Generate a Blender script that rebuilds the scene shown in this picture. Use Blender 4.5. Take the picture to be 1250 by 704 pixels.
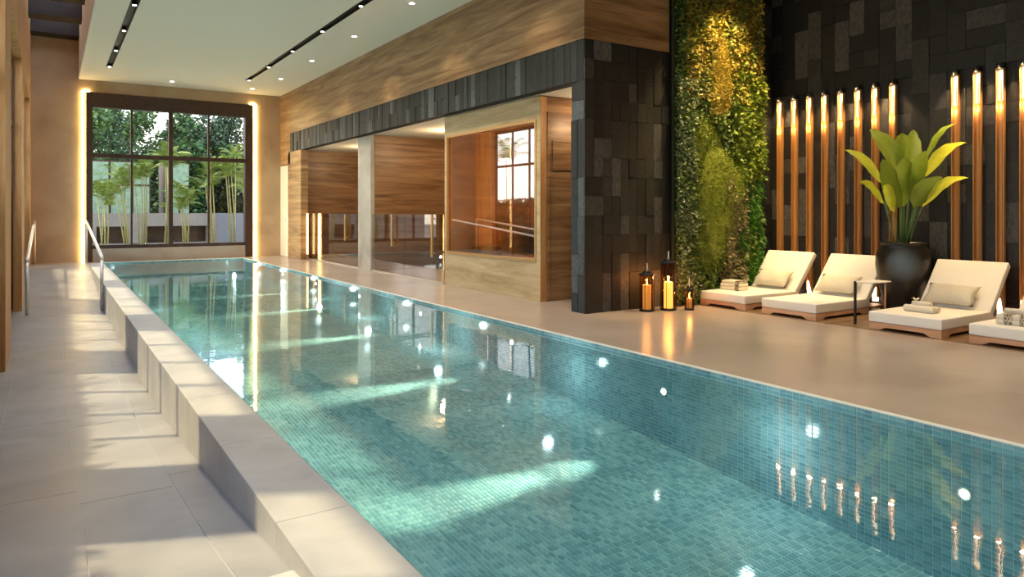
import bpy, bmesh, math, random
from mathutils import Vector, Matrix
random.seed(7)
R = math.radians
PI = math.pi
sc = bpy.context.scene
for o in list(bpy.data.objects): bpy.data.objects.remove(o)

# ------------------------------------------------------------------ camera
CAMH = 1.4
F_PX = 864.0
YAW = math.atan(563 / 864)
cd = bpy.data.cameras.new('camera')
cam = bpy.data.objects.new('camera', cd)
sc.collection.objects.link(cam)
cam.location = (0, 0, CAMH)
cam.rotation_euler = (R(90), 0, -YAW)
cd.sensor_width = 36.0
cd.lens = 36.0 * F_PX / 1250
cd.shift_y = -(352 - 258) / 1250.0
cd.clip_start = 0.02
cd.clip_end = 400
sc.camera = cam

# ------------------------------------------------------------------ colour management
sc.view_settings.view_transform = 'Standard'
sc.view_settings.look = 'None'
sc.view_settings.exposure = 0.62
sc.view_settings.gamma = 1.0

# ------------------------------------------------------------------ sky
W = bpy.data.worlds.new('sky'); sc.world = W
W.use_nodes = True
nt = W.node_tree
bg = nt.nodes['Background']
tc = nt.nodes.new('ShaderNodeTexCoord')
sep = nt.nodes.new('ShaderNodeSeparateXYZ')
ramp = nt.nodes.new('ShaderNodeValToRGB')
nt.links.new(tc.outputs['Generated'], sep.inputs[0])
nt.links.new(sep.outputs['Z'], ramp.inputs['Fac'])
e = ramp.color_ramp.elements
e[0].position = 0.0; e[0].color = (0.92, 0.80, 0.70, 1)
e[1].position = 0.9; e[1].color = (0.38, 0.52, 0.85, 1)
m_ = ramp.color_ramp.elements.new(0.25); m_.color = (0.80, 0.86, 0.95, 1)
nt.links.new(ramp.outputs['Color'], bg.inputs['Color'])
bg.inputs['Strength'].default_value = 3.0

# ------------------------------------------------------------------ sun
SUN_EL = 55
sd = bpy.data.lights.new('sun', 'SUN'); sun = bpy.data.objects.new('sun', sd)
sc.collection.objects.link(sun)
sd.energy = 4.2; sd.color = (1.0, 0.80, 0.50); sd.angle = R(2.2)
dv = Vector((math.cos(R(SUN_EL)) * math.cos(R(-30)), math.cos(R(SUN_EL)) * math.sin(R(-30)), -math.sin(R(SUN_EL))))
sun.rotation_euler = dv.to_track_quat('-Z', 'Y').to_euler()
sun.location = (-8, 12, 14)

# ------------------------------------------------------------------ helpers
C = sc.collection
def sock(n, *names):
    for k in names:
        if k in n.inputs: return n.inputs[k]
class M:
    """small node helper"""
    def __init__(s, name):
        s.m = bpy.data.materials.new(name); s.m.use_nodes = True
        s.t = s.m.node_tree; s.p = s.t.nodes['Principled BSDF']
    def n(s, typ, **kw):
        q = s.t.nodes.new(typ)
        for k, v in kw.items(): setattr(q, k, v)
        return q
    def l(s, a, b): s.t.links.new(a, b)
    def pos(s, scale=(1, 1, 1), space='world'):
        mp = s.n('ShaderNodeMapping'); mp.inputs['Scale'].default_value = scale
        if space == 'world': g = s.n('ShaderNodeNewGeometry'); s.l(g.outputs['Position'], mp.inputs[0])
        else: g = s.n('ShaderNodeTexCoord'); s.l(g.outputs['Object'], mp.inputs[0])
        return mp.outputs[0]
    def noise(s, vec, scale=5, detail=5, rough=.55, dist=0):
        q = s.n('ShaderNodeTexNoise'); q.inputs['Scale'].default_value = scale
        q.inputs['Detail'].default_value = detail; q.inputs['Roughness'].default_value = rough
        q.inputs['Distortion'].default_value = dist
        s.l(vec, q.inputs['Vector']); return q.outputs['Fac']
    def ramp(s, fac, stops):
        q = s.n('ShaderNodeValToRGB'); el = q.color_ramp.elements
        el[0].position = stops[0][0]; el[0].color = (*stops[0][1], 1)
        el[1].position = stops[-1][0]; el[1].color = (*stops[-1][1], 1)
        for p, c in stops[1:-1]:
            x = el.new(p); x.color = (*c, 1)
        s.l(fac, q.inputs[0]); return q.outputs[0]
    def bump(s, h, strength=.2, dist=.01):
        b = s.n('ShaderNodeBump'); b.inputs['Strength'].default_value = strength
        b.inputs['Distance'].default_value = dist
        s.l(h, b.inputs['Height']); s.l(b.outputs[0], s.p.inputs['Normal'])
def plain(name, col, rough=.5, metal=0, spec=.5, nz=0.0, nscale=8, bump=0):
    k = M(name); p = k.p
    p.inputs['Roughness'].default_value = rough; p.inputs['Metallic'].default_value = metal
    p.inputs['Specular IOR Level'].default_value = spec
    if nz > 0:
        f = k.noise(k.pos(), nscale, 6, .6)
        a = tuple(max(0, c * (1 - nz)) for c in col); b = tuple(min(1, c * (1 + nz)) for c in col)
        k.l(k.ramp(f, [(.3, a), (.7, b)]), p.inputs['Base Color'])
        if bump: k.bump(f, bump, .01)
    else: p.inputs['Base Color'].default_value = (*col, 1)
    return k.m
def emis(name, col, st):
    k = M(name); k.p.inputs['Base Color'].default_value = (*col, 1)
    k.p.inputs['Emission Color'].default_value = (*col, 1); k.p.inputs['Emission Strength'].default_value = st
    return k.m
def wood(name, dark, mid, light, sc_=(.35, .35, 5), rough=.4, bump=.08):
    k = M(name)
    f = k.noise(k.pos(sc_), 1.3, 9, .62, .9)
    f2 = k.noise(k.pos((sc_[0] * 3, sc_[1] * 3, sc_[2] * 9)), 2.2, 6, .6, .3)
    mx = k.n('ShaderNodeMath', operation='MULTIPLY_ADD'); mx.inputs[1].default_value = .28
    k.l(f2, mx.inputs[0]); k.l(f, mx.inputs[2])
    k.l(k.ramp(mx.outputs[0], [(.45, dark), (.62, mid), (.80, light)]), k.p.inputs['Base Color'])
    k.p.inputs['Roughness'].default_value = rough
    k.bump(f2, bump, .004)
    return k.m
def stone_tile_mat(name, dark, light, tint=(1, 1, 1)):
    """per-piece shade + fine relief; works on single pieces and on joined ones"""
    k = M(name)
    oi = k.n('ShaderNodeObjectInfo'); g = k.n('ShaderNodeNewGeometry')
    ad = k.n('ShaderNodeMath', operation='ADD'); k.l(oi.outputs['Random'], ad.inputs[0]); k.l(g.outputs['Random Per Island'], ad.inputs[1])
    fr = k.n('ShaderNodeMath', operation='FRACT'); k.l(ad.outputs[0], fr.inputs[0])
    base = k.ramp(fr.outputs[0], [(0, dark), (.66, tuple(d * .85 + l * .15 for d, l in zip(dark, light))), (.76, tuple(d * .55 + l * .45 for d, l in zip(dark, light))), (1, light)])
    f = k.noise(k.pos((22, 22, 9)), 1.6, 9, .78, .4)
    mm = k.ramp(f, [(.36, (.30, .30, .30)), (.5, (.95, .95, .95)), (.66, (1.6, 1.6, 1.6))])
    mul = k.n('ShaderNodeMix', data_type='RGBA', blend_type='MULTIPLY'); mul.inputs[0].default_value = 1
    k.l(base, mul.inputs[6]); k.l(mm, mul.inputs[7]); k.l(mul.outputs[2], k.p.inputs['Base Color'])
    k.p.inputs['Roughness'].default_value = .55
    k.bump(f, .5, .01)
    return k.m

# mesh bits -----------------------------------------------------------------
def box_(bm, x0, x1, y0, y1, z0, z1):
    vs = [bm.verts.new((x, y, z)) for x in (x0, x1) for y in (y0, y1) for z in (z0, z1)]
    for f in ((0, 1, 3, 2), (4, 6, 7, 5), (0, 4, 5, 1), (2, 3, 7, 6), (0, 2, 6, 4), (1, 5, 7, 3)):
        bm.faces.new([vs[i] for i in f])
def boxes(*L):
    bm = bmesh.new()
    for b in L: box_(bm, *b)
    bmesh.ops.recalc_face_normals(bm, faces=bm.faces[:]); return bm
def bevel(bm, w=.01, seg=2):
    bmesh.ops.bevel(bm, geom=bm.edges[:], offset=w, segments=seg, affect='EDGES', profile=.6, clamp_overlap=True); return bm
def tube_(bm, pts, r, n=8, cap=True):
    """tube through points; r number or list"""
    pts = [Vector(p) for p in pts]; rings = []
    for i, p in enumerate(pts):
        d = (pts[min(i + 1, len(pts) - 1)] - pts[max(i - 1, 0)]).normalized()
        a = d.orthogonal().normalized() if abs(d.z) > .95 else d.cross(Vector((0, 0, 1))).normalized()
        b = d.cross(a)
        rr = r[i] if isinstance(r, (list, tuple)) else r
        rings.append([bm.verts.new(p + rr * (math.cos(t) * a + math.sin(t) * b)) for t in [2 * PI * k / n for k in range(n)]])
    for A, B in zip(rings, rings[1:]):
        for k in range(n): bm.faces.new((A[k], A[(k + 1) % n], B[(k + 1) % n], B[k]))
    if cap: bm.faces.new(rings[0][::-1]); bm.faces.new(rings[-1])
def lathe_(bm, prof, cx=0, cy=0, n=28):
    rings = []
    for r, z in prof:
        rings.append([bm.verts.new((cx + r * math.cos(2 * PI * k / n), cy + r * math.sin(2 * PI * k / n), z)) for k in range(n)])
    for A, B in zip(rings, rings[1:]):
        for k in range(n): bm.faces.new((A[k], A[(k + 1) % n], B[(k + 1) % n], B[k]))
    bm.faces.new(rings[0][::-1]); bm.faces.new(rings[-1])
def obj(name, bm, m, parent=None, smooth=False):
    bmesh.ops.recalc_face_normals(bm, faces=bm.faces[:])
    me = bpy.data.meshes.new(name); bm.to_mesh(me); bm.free()
    if m: me.materials.append(m)
    if smooth:
        for f in me.polygons: f.use_smooth = True
    o = bpy.data.objects.new(name, me); C.objects.link(o)
    if parent: o.parent = parent
    return o
def tag(o, label, cat, group=None):
    o['label'] = label; o['category'] = cat
    if group: o['group'] = group
    return o
def thing(name, label, cat, loc=(0, 0, 0), rz=0, group=None):
    o = bpy.data.objects.new(name, None); C.objects.link(o)
    o.location = loc; o.rotation_euler = (0, 0, rz); o.empty_display_size = .1
    return tag(o, label, cat, group)
def struct(name, bm, m, label=None, parent=None):
    o = obj(name, bm, m, parent); o['kind'] = 'structure'
    if label: o['label'] = label
    return o
def pydata(name, v, f, m, parent=None, smooth=False):
    me = bpy.data.meshes.new(name); me.from_pydata(v, [], f); me.update()
    if m: me.materials.append(m)
    if smooth: me.polygons.foreach_set('use_smooth', [True] * len(me.polygons))
    o = bpy.data.objects.new(name, me); C.objects.link(o)
    if parent: o.parent = parent
    return o
def dup(root, loc, rz=None, label=None):
    r = root.copy(); C.objects.link(r); r.location = loc
    if rz is not None: r.rotation_euler = (0, 0, rz)
    if label: r['label'] = label
    for ch in list(root.children):
        c = ch.copy(); C.objects.link(c); c.parent = r
        for g in list(ch.children):
            d = g.copy(); C.objects.link(d); d.parent = c
    return r
def lamp(kind, loc, energy, col, parent=None, size=.03, aim=None, cone=60, blend=.5, name=None):
    L = bpy.data.lights.new(name or 'bulb_light', kind); L.energy = energy; L.color = col
    if kind in ('POINT', 'SPOT'): L.shadow_soft_size = size
    if kind == 'SPOT': L.spot_size = R(cone); L.spot_blend = blend
    if kind == 'AREA': L.size = size
    o = bpy.data.objects.new(name or 'bulb_light', L); C.objects.link(o); o.location = loc
    if aim is not None: o.rotation_euler = Vector(aim).to_track_quat('-Z', 'Y').to_euler()
    if parent: o.parent = parent
    return o

# ------------------------------------------------------------------ materials
def floor_mat(name, a, b, c, rough=.28, sc_=.9):
    k = M(name)
    f = k.noise(k.pos(), sc_, 4, .5, .6); f2 = k.noise(k.pos(), 14, 3, .5)
    mx = k.n('ShaderNodeMath', operation='MULTIPLY_ADD'); mx.inputs[1].default_value = .02
    k.l(f2, mx.inputs[0]); k.l(f, mx.inputs[2])
    k.l(k.ramp(mx.outputs[0], [(.3, a), (.5, b), (.72, c)]), k.p.inputs['Base Color'])
    rr = k.n('ShaderNodeMapRange'); rr.inputs[3].default_value = rough; rr.inputs[4].default_value = rough + .03
    k.l(f, rr.inputs[0]); k.l(rr.outputs[0], k.p.inputs['Roughness'])
    return k.m
MT_deck = floor_mat('polished_stone', (.355, .285, .235), (.39, .315, .262), (.425, .345, .29), .24)
MT_tile = floor_mat('walkway_tile', (.25, .24, .235), (.32, .305, .295), (.38, .36, .34), .38, 1.6)
MT_cope = floor_mat('coping_stone', (.38, .36, .34), (.45, .43, .40), (.52, .49, .45), .45, 2.2)
MT_wallp = floor_mat('plaster_panel', (.40, .275, .165), (.50, .355, .22), (.57, .42, .27), .6, .8)
MT_ceil = plain('ceiling_paint', (.90, .86, .76), .8)
MT_white = plain('white_paint', (.80, .80, .77), .6)
MT_dark = plain('dark_frame', (.062, .030, .020), .45, 0, .5, .4, 12)
MT_black = plain('black_metal', (.012, .012, .012), .4, .3)
MT_beam = plain('dark_beam', (.03, .022, .018), .6, 0, .3, .3, 4)
MT_woodh = wood('walnut_panel', (.13, .062, .027), (.32, .18, .085), (.50, .32, .17))
MT_woodr = wood('warm_wood_panel', (.12, .055, .022), (.27, .14, .062), (.42, .245, .12))
MT_woodl = wood('pale_oak', (.36, .25, .12), (.50, .37, .20), (.60, .47, .29), (.5, .5, 4), .45)
MT_woodp = wood('pier_wood', (.34, .15, .045), (.52, .25, .08), (.60, .34, .14), (4, 4, .35), .55)
MT_teak = wood('teak', (.38, .19, .10), (.55, .30, .17), (.66, .40, .25), (3, .6, 8), .4)
MT_deckw = wood('stained_deck', (.10, .055, .028), (.17, .095, .05), (.24, .14, .075), (.4, 4, 1), .35)
MT_column = floor_mat('grey_travertine', (.34, .30, .25), (.45, .41, .35), (.56, .52, .45), .4, 1.6)
MT_slate = stone_tile_mat('dark_slate', (.005, .005, .0055), (.095, .09, .088))
MT_slate2 = stone_tile_mat('header_slate', (.012, .015, .018), (.095, .11, .12))
MT_back = plain('slate_joint', (.004, .004, .004), .9)
MT_brass = plain('brass', (.62, .38, .16), .35, .8, .5)
MT_gold = plain('gold_lacquer', (.50, .25, .085), .4, .2)
MT_steel = plain('satin_steel', (.82, .78, .70), .35, .6)
MT_bulb = emis('warm_bulb', (1, .80, .48), 12)
MT_slat = emis('slat_led', (1, .80, .48), 3.2)
MT_bulb_low = emis('floor_bulb', (1, .78, .50), 3)
MT_spot = emis('spot_lens', (1, .93, .78), 10)
MT_strip = emis('led_strip', (1, .72, .28), 14)
MT_pool_lamp = emis('pool_lamp_lens', (1, .97, .85), 32)
MT_cush = plain('cushion_fabric', (.78, .75, .70), .9, 0, .2, .05, 120, .3)
MT_pillow = plain('pillow_linen', (.62, .57, .48), .9, 0, .2, .10, 60, .4)
MT_towel = plain('towel_cotton', (.74, .68, .58), .95, 0, .1, .12, 160, .8)
MT_pot = None

def glass(name, tint=(.95, .98, .97), boost=1.5, rough=0.0, transp=1.0, minr=0.0):
    k = M(name); t = k.t; t.nodes.remove(k.p)
    tr = k.n('ShaderNodeBsdfTransparent'); tr.inputs[0].default_value = (*tint, 1)
    gl = k.n('ShaderNodeBsdfGlossy'); gl.inputs['Roughness'].default_value = rough
    fr = k.n('ShaderNodeLayerWeight'); fr.inputs['Blend'].default_value = .5
    pw = k.n('ShaderNodeMath', operation='POWER'); pw.inputs[1].default_value = 5; k.l(fr.outputs['Facing'], pw.inputs[0])
    f0 = ((boost - 1) / (boost + 1)) ** 2 + minr
    ad = k.n('ShaderNodeMath', operation='MULTIPLY_ADD'); ad.inputs[1].default_value = 1 - f0; ad.inputs[2].default_value = f0; k.l(pw.outputs[0], ad.inputs[0])
    mx = k.n('ShaderNodeMixShader'); k.l(ad.outputs[0], mx.inputs[0]); k.l(tr.outputs[0], mx.inputs[1]); k.l(gl.outputs[0], mx.inputs[2])
    k.l(mx.outputs[0], t.nodes['Material Output'].inputs['Surface'])
    return k, fr, gl
MT_glass = glass('clear_glass')[0].m
MT_glass_s = glass('sauna_glass', (.88, .82, .76), 1.5, 0, 1, .10)[0].m
MT_glass_w = glass('tinted_window_glass', (.78, .74, .70), 1.5, 0, 1, .30)[0].m
MT_amber = glass('amber_glass', (.80, .50, .24), 1.45)[0].m
kw, fr, gl = glass('pool_water', (.77, .95, .97), 1.36)
nz = kw.noise(kw.pos((1, 1, 1)), 3.2, 2, .5); nz2 = kw.noise(kw.pos((1, 1, 1)), 11, 2, .5)
adn = kw.n('ShaderNodeMath', operation='MULTIPLY_ADD'); adn.inputs[1].default_value = .25; kw.l(nz2, adn.inputs[0]); kw.l(nz, adn.inputs[2])
bp = kw.n('ShaderNodeBump'); bp.inputs['Strength'].default_value = .06; bp.inputs['Distance'].default_value = .02
kw.l(adn.outputs[0], bp.inputs['Height']); kw.l(bp.outputs[0], fr.inputs['Normal']); kw.l(bp.outputs[0], gl.inputs['Normal'])
MT_water = kw.m

# pool mosaic: colour from the cell the tile sits in, so built tiles and far material agree
TW, TH, TX, TYF = .058, .031, .036, .058   # wall tile width / height, floor tile x / y
def mosaic(name, cell, joints):
    k = M(name)
    g = k.n('ShaderNodeNewGeometry')
    dv = k.n('ShaderNodeVectorMath', operation='DIVIDE'); dv.inputs[1].default_value = cell
    k.l(g.outputs['Position'], dv.inputs[0])
    # push slightly off cell borders
    of = k.n('ShaderNodeVectorMath', operation='ADD'); of.inputs[1].default_value = (.003, .003, .003)
    k.l(dv.outputs[0], of.inputs[0])
    fl = k.n('ShaderNodeVectorMath', operation='FLOOR'); k.l(of.outputs[0], fl.inputs[0])
    wn = k.n('ShaderNodeTexWhiteNoise', noise_dimensions='3D'); k.l(fl.outputs[0], wn.inputs['Vector'])
    big = k.noise(k.pos(), 1.7, 4, .6)
    mx = k.n('ShaderNodeMath', operation='MULTIPLY_ADD'); mx.inputs[1].default_value = .40
    k.l(wn.outputs['Value'], mx.inputs[0])
    b2 = k.n('ShaderNodeMath', operation='MULTIPLY'); b2.inputs[1].default_value = .75; k.l(big, b2.inputs[0]); k.l(b2.outputs[0], mx.inputs[2])
    col = k.ramp(mx.outputs[0], [(.1, (.075, .165, .19)), (.42, (.14, .27, .30)), (.7, (.23, .375, .40)), (.95, (.34, .46, .46))])
    if joints:
        fr = k.n('ShaderNodeVectorMath', operation='FRACTION'); k.l(of.outputs[0], fr.inputs[0])
        sp = k.n('ShaderNodeSeparateXYZ'); k.l(fr.outputs[0], sp.inputs[0])
        out = None
        for ax, w in joints:
            lt = k.n('ShaderNodeMath', operation='LESS_THAN'); lt.inputs[1].default_value = w; k.l(sp.outputs[ax], lt.inputs[0])
            if out is None: out = lt.outputs[0]
            else:
                mxx = k.n('ShaderNodeMath', operation='MAXIMUM'); k.l(out, mxx.inputs[0]); k.l(lt.outputs[0], mxx.inputs[1]); out = mxx.outputs[0]
        mc = k.n('ShaderNodeMix', data_type='RGBA'); k.l(out, mc.inputs[0]); k.l(col, mc.inputs[6]); mc.inputs[7].default_value = (.36, .52, .45, 1)
        col = mc.outputs[2]
    k.l(col, k.p.inputs['Base Color'])
    k.p.inputs['Roughness'].default_value = .12
    return k.m
MT_mos_wall = mosaic('mosaic_wall', (50, TW, TH), None)
MT_mos_wallfar = mosaic('mosaic_wall_far', (50, TW, TH), ((1, .09), (2, .12)))
MT_mos_end = mosaic('mosaic_wall_end', (TW, 50, TH), ((0, .09), (2, .12)))
MT_mos_floor = mosaic('mosaic_floor', (TX, TYF, 50), None)
MT_mos_floorfar = mosaic('mosaic_floor_far', (TX, TYF, 50), ((0, .12), (1, .08)))
MT_grout = plain('grout', (.40, .54, .54), .7)

# ================================================================== SETTING
XL, XE, XC, YE, ZC = -.45, .67, 6.10, 22.8, 5.04   # left glazing, skylight edge, right wall, end wall, ceiling
PX0, PX1 = 1.20, 4.83                              # pool
PY1 = 22.2
YB = -3.0                                          # behind camera
XR = 10.10                                         # lounge wall
YS = 7.55                                          # stone wall face
# --- right deck
fl = struct('floor', boxes((PX1 + .045, XR + .3, YB, YS + .35, -.25, 0), (PX1 + .045, 9.0, YS + .35, YE + .3, -.25, 0), (.86, PX1 + .045, PY1 + .06, YE + .3, -.25, 0)), MT_deck,
            'polished beige stone deck between pool and lounge')
struct('trim_1', boxes((PX1 - .008, PX1 + .045, YB, PY1 + .06, .0006, .007), (PX0 - .01, PX1 - .008, PY1 - .008, PY1 + .06, .0006, .007), (PX1 + .01, PX1 + .045, YB, PY1 + .06, -.2, .0006)), plain('lip_stone', (.62, .63, .60), .4), 'thin pale stone lip along the right and far pool edges')
struct('floor_deck', boxes((8.12, XR, YB, YS, -.004, .004)), MT_deckw, 'dark stained timber strip under the loungers')
# --- left walkway with its two gentle ramps
PF = [(-3, 0), (1.7, 0), (2.85, -.08), (3.8, -.21), (5.4, -.345), (7.3, -.475), (8.5, -.49), (15.3, -.50), (21.8, 0), (22.8, 0), (23.1, 0)]
def zf(y):
    for (a, za), (b, zb) in zip(PF, PF[1:]):
        if y <= b: return za + (zb - za) * (y - a) / (b - a)
    return 0
bm = bmesh.new()
def strip(bm, x0, x1, ys, top, th):
    A = [[bm.verts.new((x, y, top(y) - d)) for x in (x0, x1) for d in (0, th)] for y in ys]
    for a, b in zip(A, A[1:]):
        bm.faces.new((a[0], a[2], b[2], b[0])); bm.faces.new((a[1], b[1], b[3], a[3]))
        bm.faces.new((a[0], b[0], b[1], a[1])); bm.faces.new((a[2], a[3], b[3], b[2]))
    bm.faces.new((A[0][0], A[0][1], A[0][3], A[0][2])); bm.faces.new((A[-1][0], A[-1][2], A[-1][3], A[-1][1]))
ys = sorted(set([p[0] for p in PF] + [x * .5 for x in range(-6, 47)]))
strip(bm, -.9, .86, ys, lambda y: zf(y) - .004, .3)
walk = struct('floor_walkway', bm, plain('tile_joint', (.50, .47, .42), .8), 'pale stone tiled walkway sinking beside the raised pool edge')
xs = [-.9, -.36, .14, .64, .86]
for i in range(4):
    y = YB
    off = .6 if i % 2 else 0
    yy = [YB] + [v for v in [YB + .6 + off * .5 + 2.4 * k for k in range(20)] if v < YE - .05] + [YE]
    for a, b in zip(yy, yy[1:]):
        if b < .5: continue
        bm = bmesh.new()
        n = 5
        strip(bm, xs[i] + .003, xs[i + 1] - (.003 if i < 3 else 0), [a + .003 + (b - a - .006) * k / n for k in range(n + 1)], zf, .012)
        obj('tile', bm, MT_tile, walk)
# --- raised pool edge
para = struct('pool_parapet', boxes((.875, 1.19, YB, PY1 + .05, -1.4, -.035)), MT_cope, 'raised cream stone edge between walkway and pool')
y = YB; k = 0
while y < PY1:
    b = min(y + 1.25, PY1 + .06)
    if b > 0:
        obj('coping_slab', bevel(boxes((.85, 1.20, y + .0015, b - .0015, -.035, 0)), .003, 1), MT_cope, para)
        obj('face_panel', boxes((.852, .875, y + .0015, b - .0015, -.75, -.036)), MT_cope, para)
    y = b
# --- pool basin
PFL = [(-3, -1.35), (0, -1.18), (2.2, -1.0), (4.8, -.80), (7.4, -.59), (10, -.45), (12.6, -.36), (16, -.33), (22.2, -.31), (22.3, -.31)]
def zp(y):
    for (a, za), (b, zb) in zip(PFL, PFL[1:]):
        if y <= b: return za + (zb - za) * (y - a) / (b - a)
    return -.31
YN0, YN1 = 1.28, 8.0       # stretch whose mosaic is real geometry
YN0 = round(YN0 / TW) * TW; YN1 = round(YN1 / TW) * TW
bm = bmesh.new()
def pq(bm, *p): bm.faces.new([bm.verts.new(q) for q in p])
pool = bpy.data.objects.new('pool_basin', None); C.objects.link(pool); pool['kind'] = 'structure'; pool['label'] = 'long lap pool basin lined with teal mosaic tiles'
bm = bmesh.new()
def pfloor(bm, y0, y1, dz):
    yy = [y0] + [p[0] for p in PFL if y0 < p[0] < y1] + [y1]
    for a, b in zip(yy, yy[1:]): pq(bm, (PX0, a, zp(a) + dz), (PX1, a, zp(a) + dz), (PX1, b, zp(b) + dz), (PX0, b, zp(b) + dz))
pfloor(bm, YN0 - .3, YN1 + .3, -.004); pq(bm, (PX1 + .004, YN0, -1.6), (PX1 + .004, YN1, -1.6), (PX1 + .004, YN1, 0), (PX1 + .004, YN0, 0))
obj('grout_bed', bm, MT_grout, pool)
bm = bmesh.new(); pfloor(bm, YB, YN0, 0); pfloor(bm, YN1, PY1, 0)
obj('far_floor_mosaic', bm, MT_mos_floorfar, pool)
bm = bmesh.new()
for a, b in ((YB, YN0), (YN1, PY1)): pq(bm, (PX1, a, -1.6), (PX1, b, -1.6), (PX1, b, 0), (PX1, a, 0))
pq(bm, (PX0, YB, -1.6), (PX0, YB, 0), (PX0, PY1, 0), (PX0, PY1, -1.6))
obj('side_wall_mosaic', bm, MT_mos_wallfar, pool)
bm = bmesh.new(); pq(bm, (PX0, PY1, -1.6), (PX1, PY1, -1.6), (PX1, PY1, 0), (PX0, PY1, 0)); pq(bm, (PX0, YB, -1.6), (PX1, YB, -1.6), (PX1, YB, 0), (PX0, YB, 0))
obj('end_wall_mosaic', bm, MT_mos_end, pool)
# wall tiles, real pieces
g = .0028
def tile_geo(V, Fc, p, u, v, n):
    b = len(V)
    q = [p, p + u, p + u + v, p + v]
    V.extend([tuple(x) for x in q]); c = [x + n for x in q]
    cen = sum(c, Vector()) / 4
    V.extend([tuple(x + (cen - x) * .05) for x in c])
    Fc.append((b + 4, b + 5, b + 6, b + 7))
    for i in range(4): Fc.append((b + i, b + (i + 1) % 4, b + 4 + (i + 1) % 4, b + 4 + i))
one_v, one_f = [], []
tile_geo(one_v, one_f, Vector((0, 0, 0)), Vector((0, TW - g * 2, 0)), Vector((0, 0, TH - g * 2)), Vector((-.004, 0, 0)))
tme = bpy.data.meshes.new('mosaic_tile'); tme.from_pydata(one_v, [], one_f); tme.materials.append(MT_mos_wall)
V, Fc = [], []; cnt = 0
j0, j1 = round(YN0 / TW), round(YN1 / TW)
for j in range(j0, j1):
    y = j * TW
    for r in range(-1, -40, -1):
        z = r * TH
        if z < zp(y) - TH: break
        inview = y > 1.85 and z > -1.0
        if inview and cnt < 300 and y < 3.4 and z > -.42 - .30 * (y - 1.85):
            o = bpy.data.objects.new('tile', tme); C.objects.link(o); o.parent = pool
            o.location = (PX1 + .004, y + g, z + g); cnt += 1
        else:
            tile_geo(V, Fc, Vector((PX1 + .004, y + g, z + g)), Vector((0, TW - 2 * g, 0)), Vector((0, 0, TH - 2 * g)), Vector((-.004, 0, 0)))
o = pydata('wall_mosaic', V, Fc, MT_mos_wall, pool); o['kind'] = 'stuff'
V, Fc = [], []
i0, i1 = math.ceil(PX0 / TX), math.floor(PX1 / TX) + 1
for j in range(j0, j1):
    y = j * TYF; za, zb = zp(y), zp(y + TYF)
    for i in range(i0 - 1, i1):
        x = i * TX; xa = max(x + g, PX0); xb = min(x + TX - g, PX1)
        if xb - xa < .006: continue
        tile_geo(V, Fc, Vector((xa, y + g, za - .004)), Vector((xb - xa, 0, 0)), Vector((0, TYF - 2 * g, zb - za)), Vector((0, 0, .004)))
o = pydata('floor_mosaic', V, Fc, MT_mos_floor, pool); o['kind'] = 'stuff'
# water
bm = bmesh.new(); pq(bm, (PX0 + .001, YB, -.03), (PX1 - .001, YB, -.03), (PX1 - .001, PY1 - .001, -.03), (PX0 + .001, PY1 - .001, -.03))
wt = obj('pool_water', bm, MT_water); tag(wt, 'clear still teal water filling the long lap pool', 'water')

# --- end wall with big window
WX0, WX1, WZ = .82, 5.24, 4.70
we = struct('wall_end', boxes((-.9, WX0, YE, YE + .3, -.6, 6.9), (WX1, 9, YE, YE + .3, -.3, 6.9), (WX0, WX1, YE, YE + .3, WZ, 6.9), (WX0, WX1, YE, YE + .3, -.3, .02)), MT_wallp, 'tan plaster end wall around the garden window')
win = struct('window_1', boxes((WX0, .97, YE - .05, YE + .2, 0, WZ), (5.02, WX1, YE - .05, YE + .2, 0, WZ), (.97, 5.02, YE - .05, YE + .2, 4.30, WZ), (.97, 5.02, YE - .02, YE + .2, .36, .46)), MT_dark, 'large dark framed garden window at the far end')
obj('sill_panel', boxes((.97, 5.02, YE - .04, YE + .15, 0, .36)), floor_mat('sill_stone', (.33, .27, .21), (.42, .35, .28), (.48, .41, .34), .5), win)
for x, w in ((1.93, .05), (2.945, .11), (3.98, .05)):
    obj('mullion', boxes((x - w / 2, x + w / 2, YE + .0, YE + .12, .46, 4.30)), MT_dark, win)
xe = [.97, 1.905, 2.89, 3.955, 5.02]; xe2 = [1.955, 3.0, 4.005]
segs = [(.97, 1.905), (1.955, 2.89), (3.0, 3.955), (4.005, 5.02)]
for a, b in segs:
    obj('transom', boxes((a, b, YE + .01, YE + .11, 2.90, 3.02)), MT_dark, win)
    for z0, z1 in ((.46, 2.90), (3.02, 4.30)):
        obj('pane', boxes((a, b, YE + .055, YE + .062, z0, z1)), MT_glass, win)
st = thing('light_strip', 'glowing warm light strip up the left side of the garden window', 'light strip', (.74, YE - .03, 0))
def led(root, x0, x1, xt0, xt1):
    obj('strip_left', boxes((x0, x1, -.02, .02, 0, WZ + .03)), MT_strip, root).name = 'diffuser'
    obj('strip_return', boxes((xt0, xt1, -.02, .02, WZ - .0, WZ + .06)), MT_strip, root).name = 'corner_return'
led(st, -.03, .03, .03, .16)
st2 = thing('light_strip', 'glowing warm light strip up the right side of the garden window', 'light strip', (5.32, YE - .03, 0))
led(st2, -.03, .03, -.16, -.03)

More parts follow.
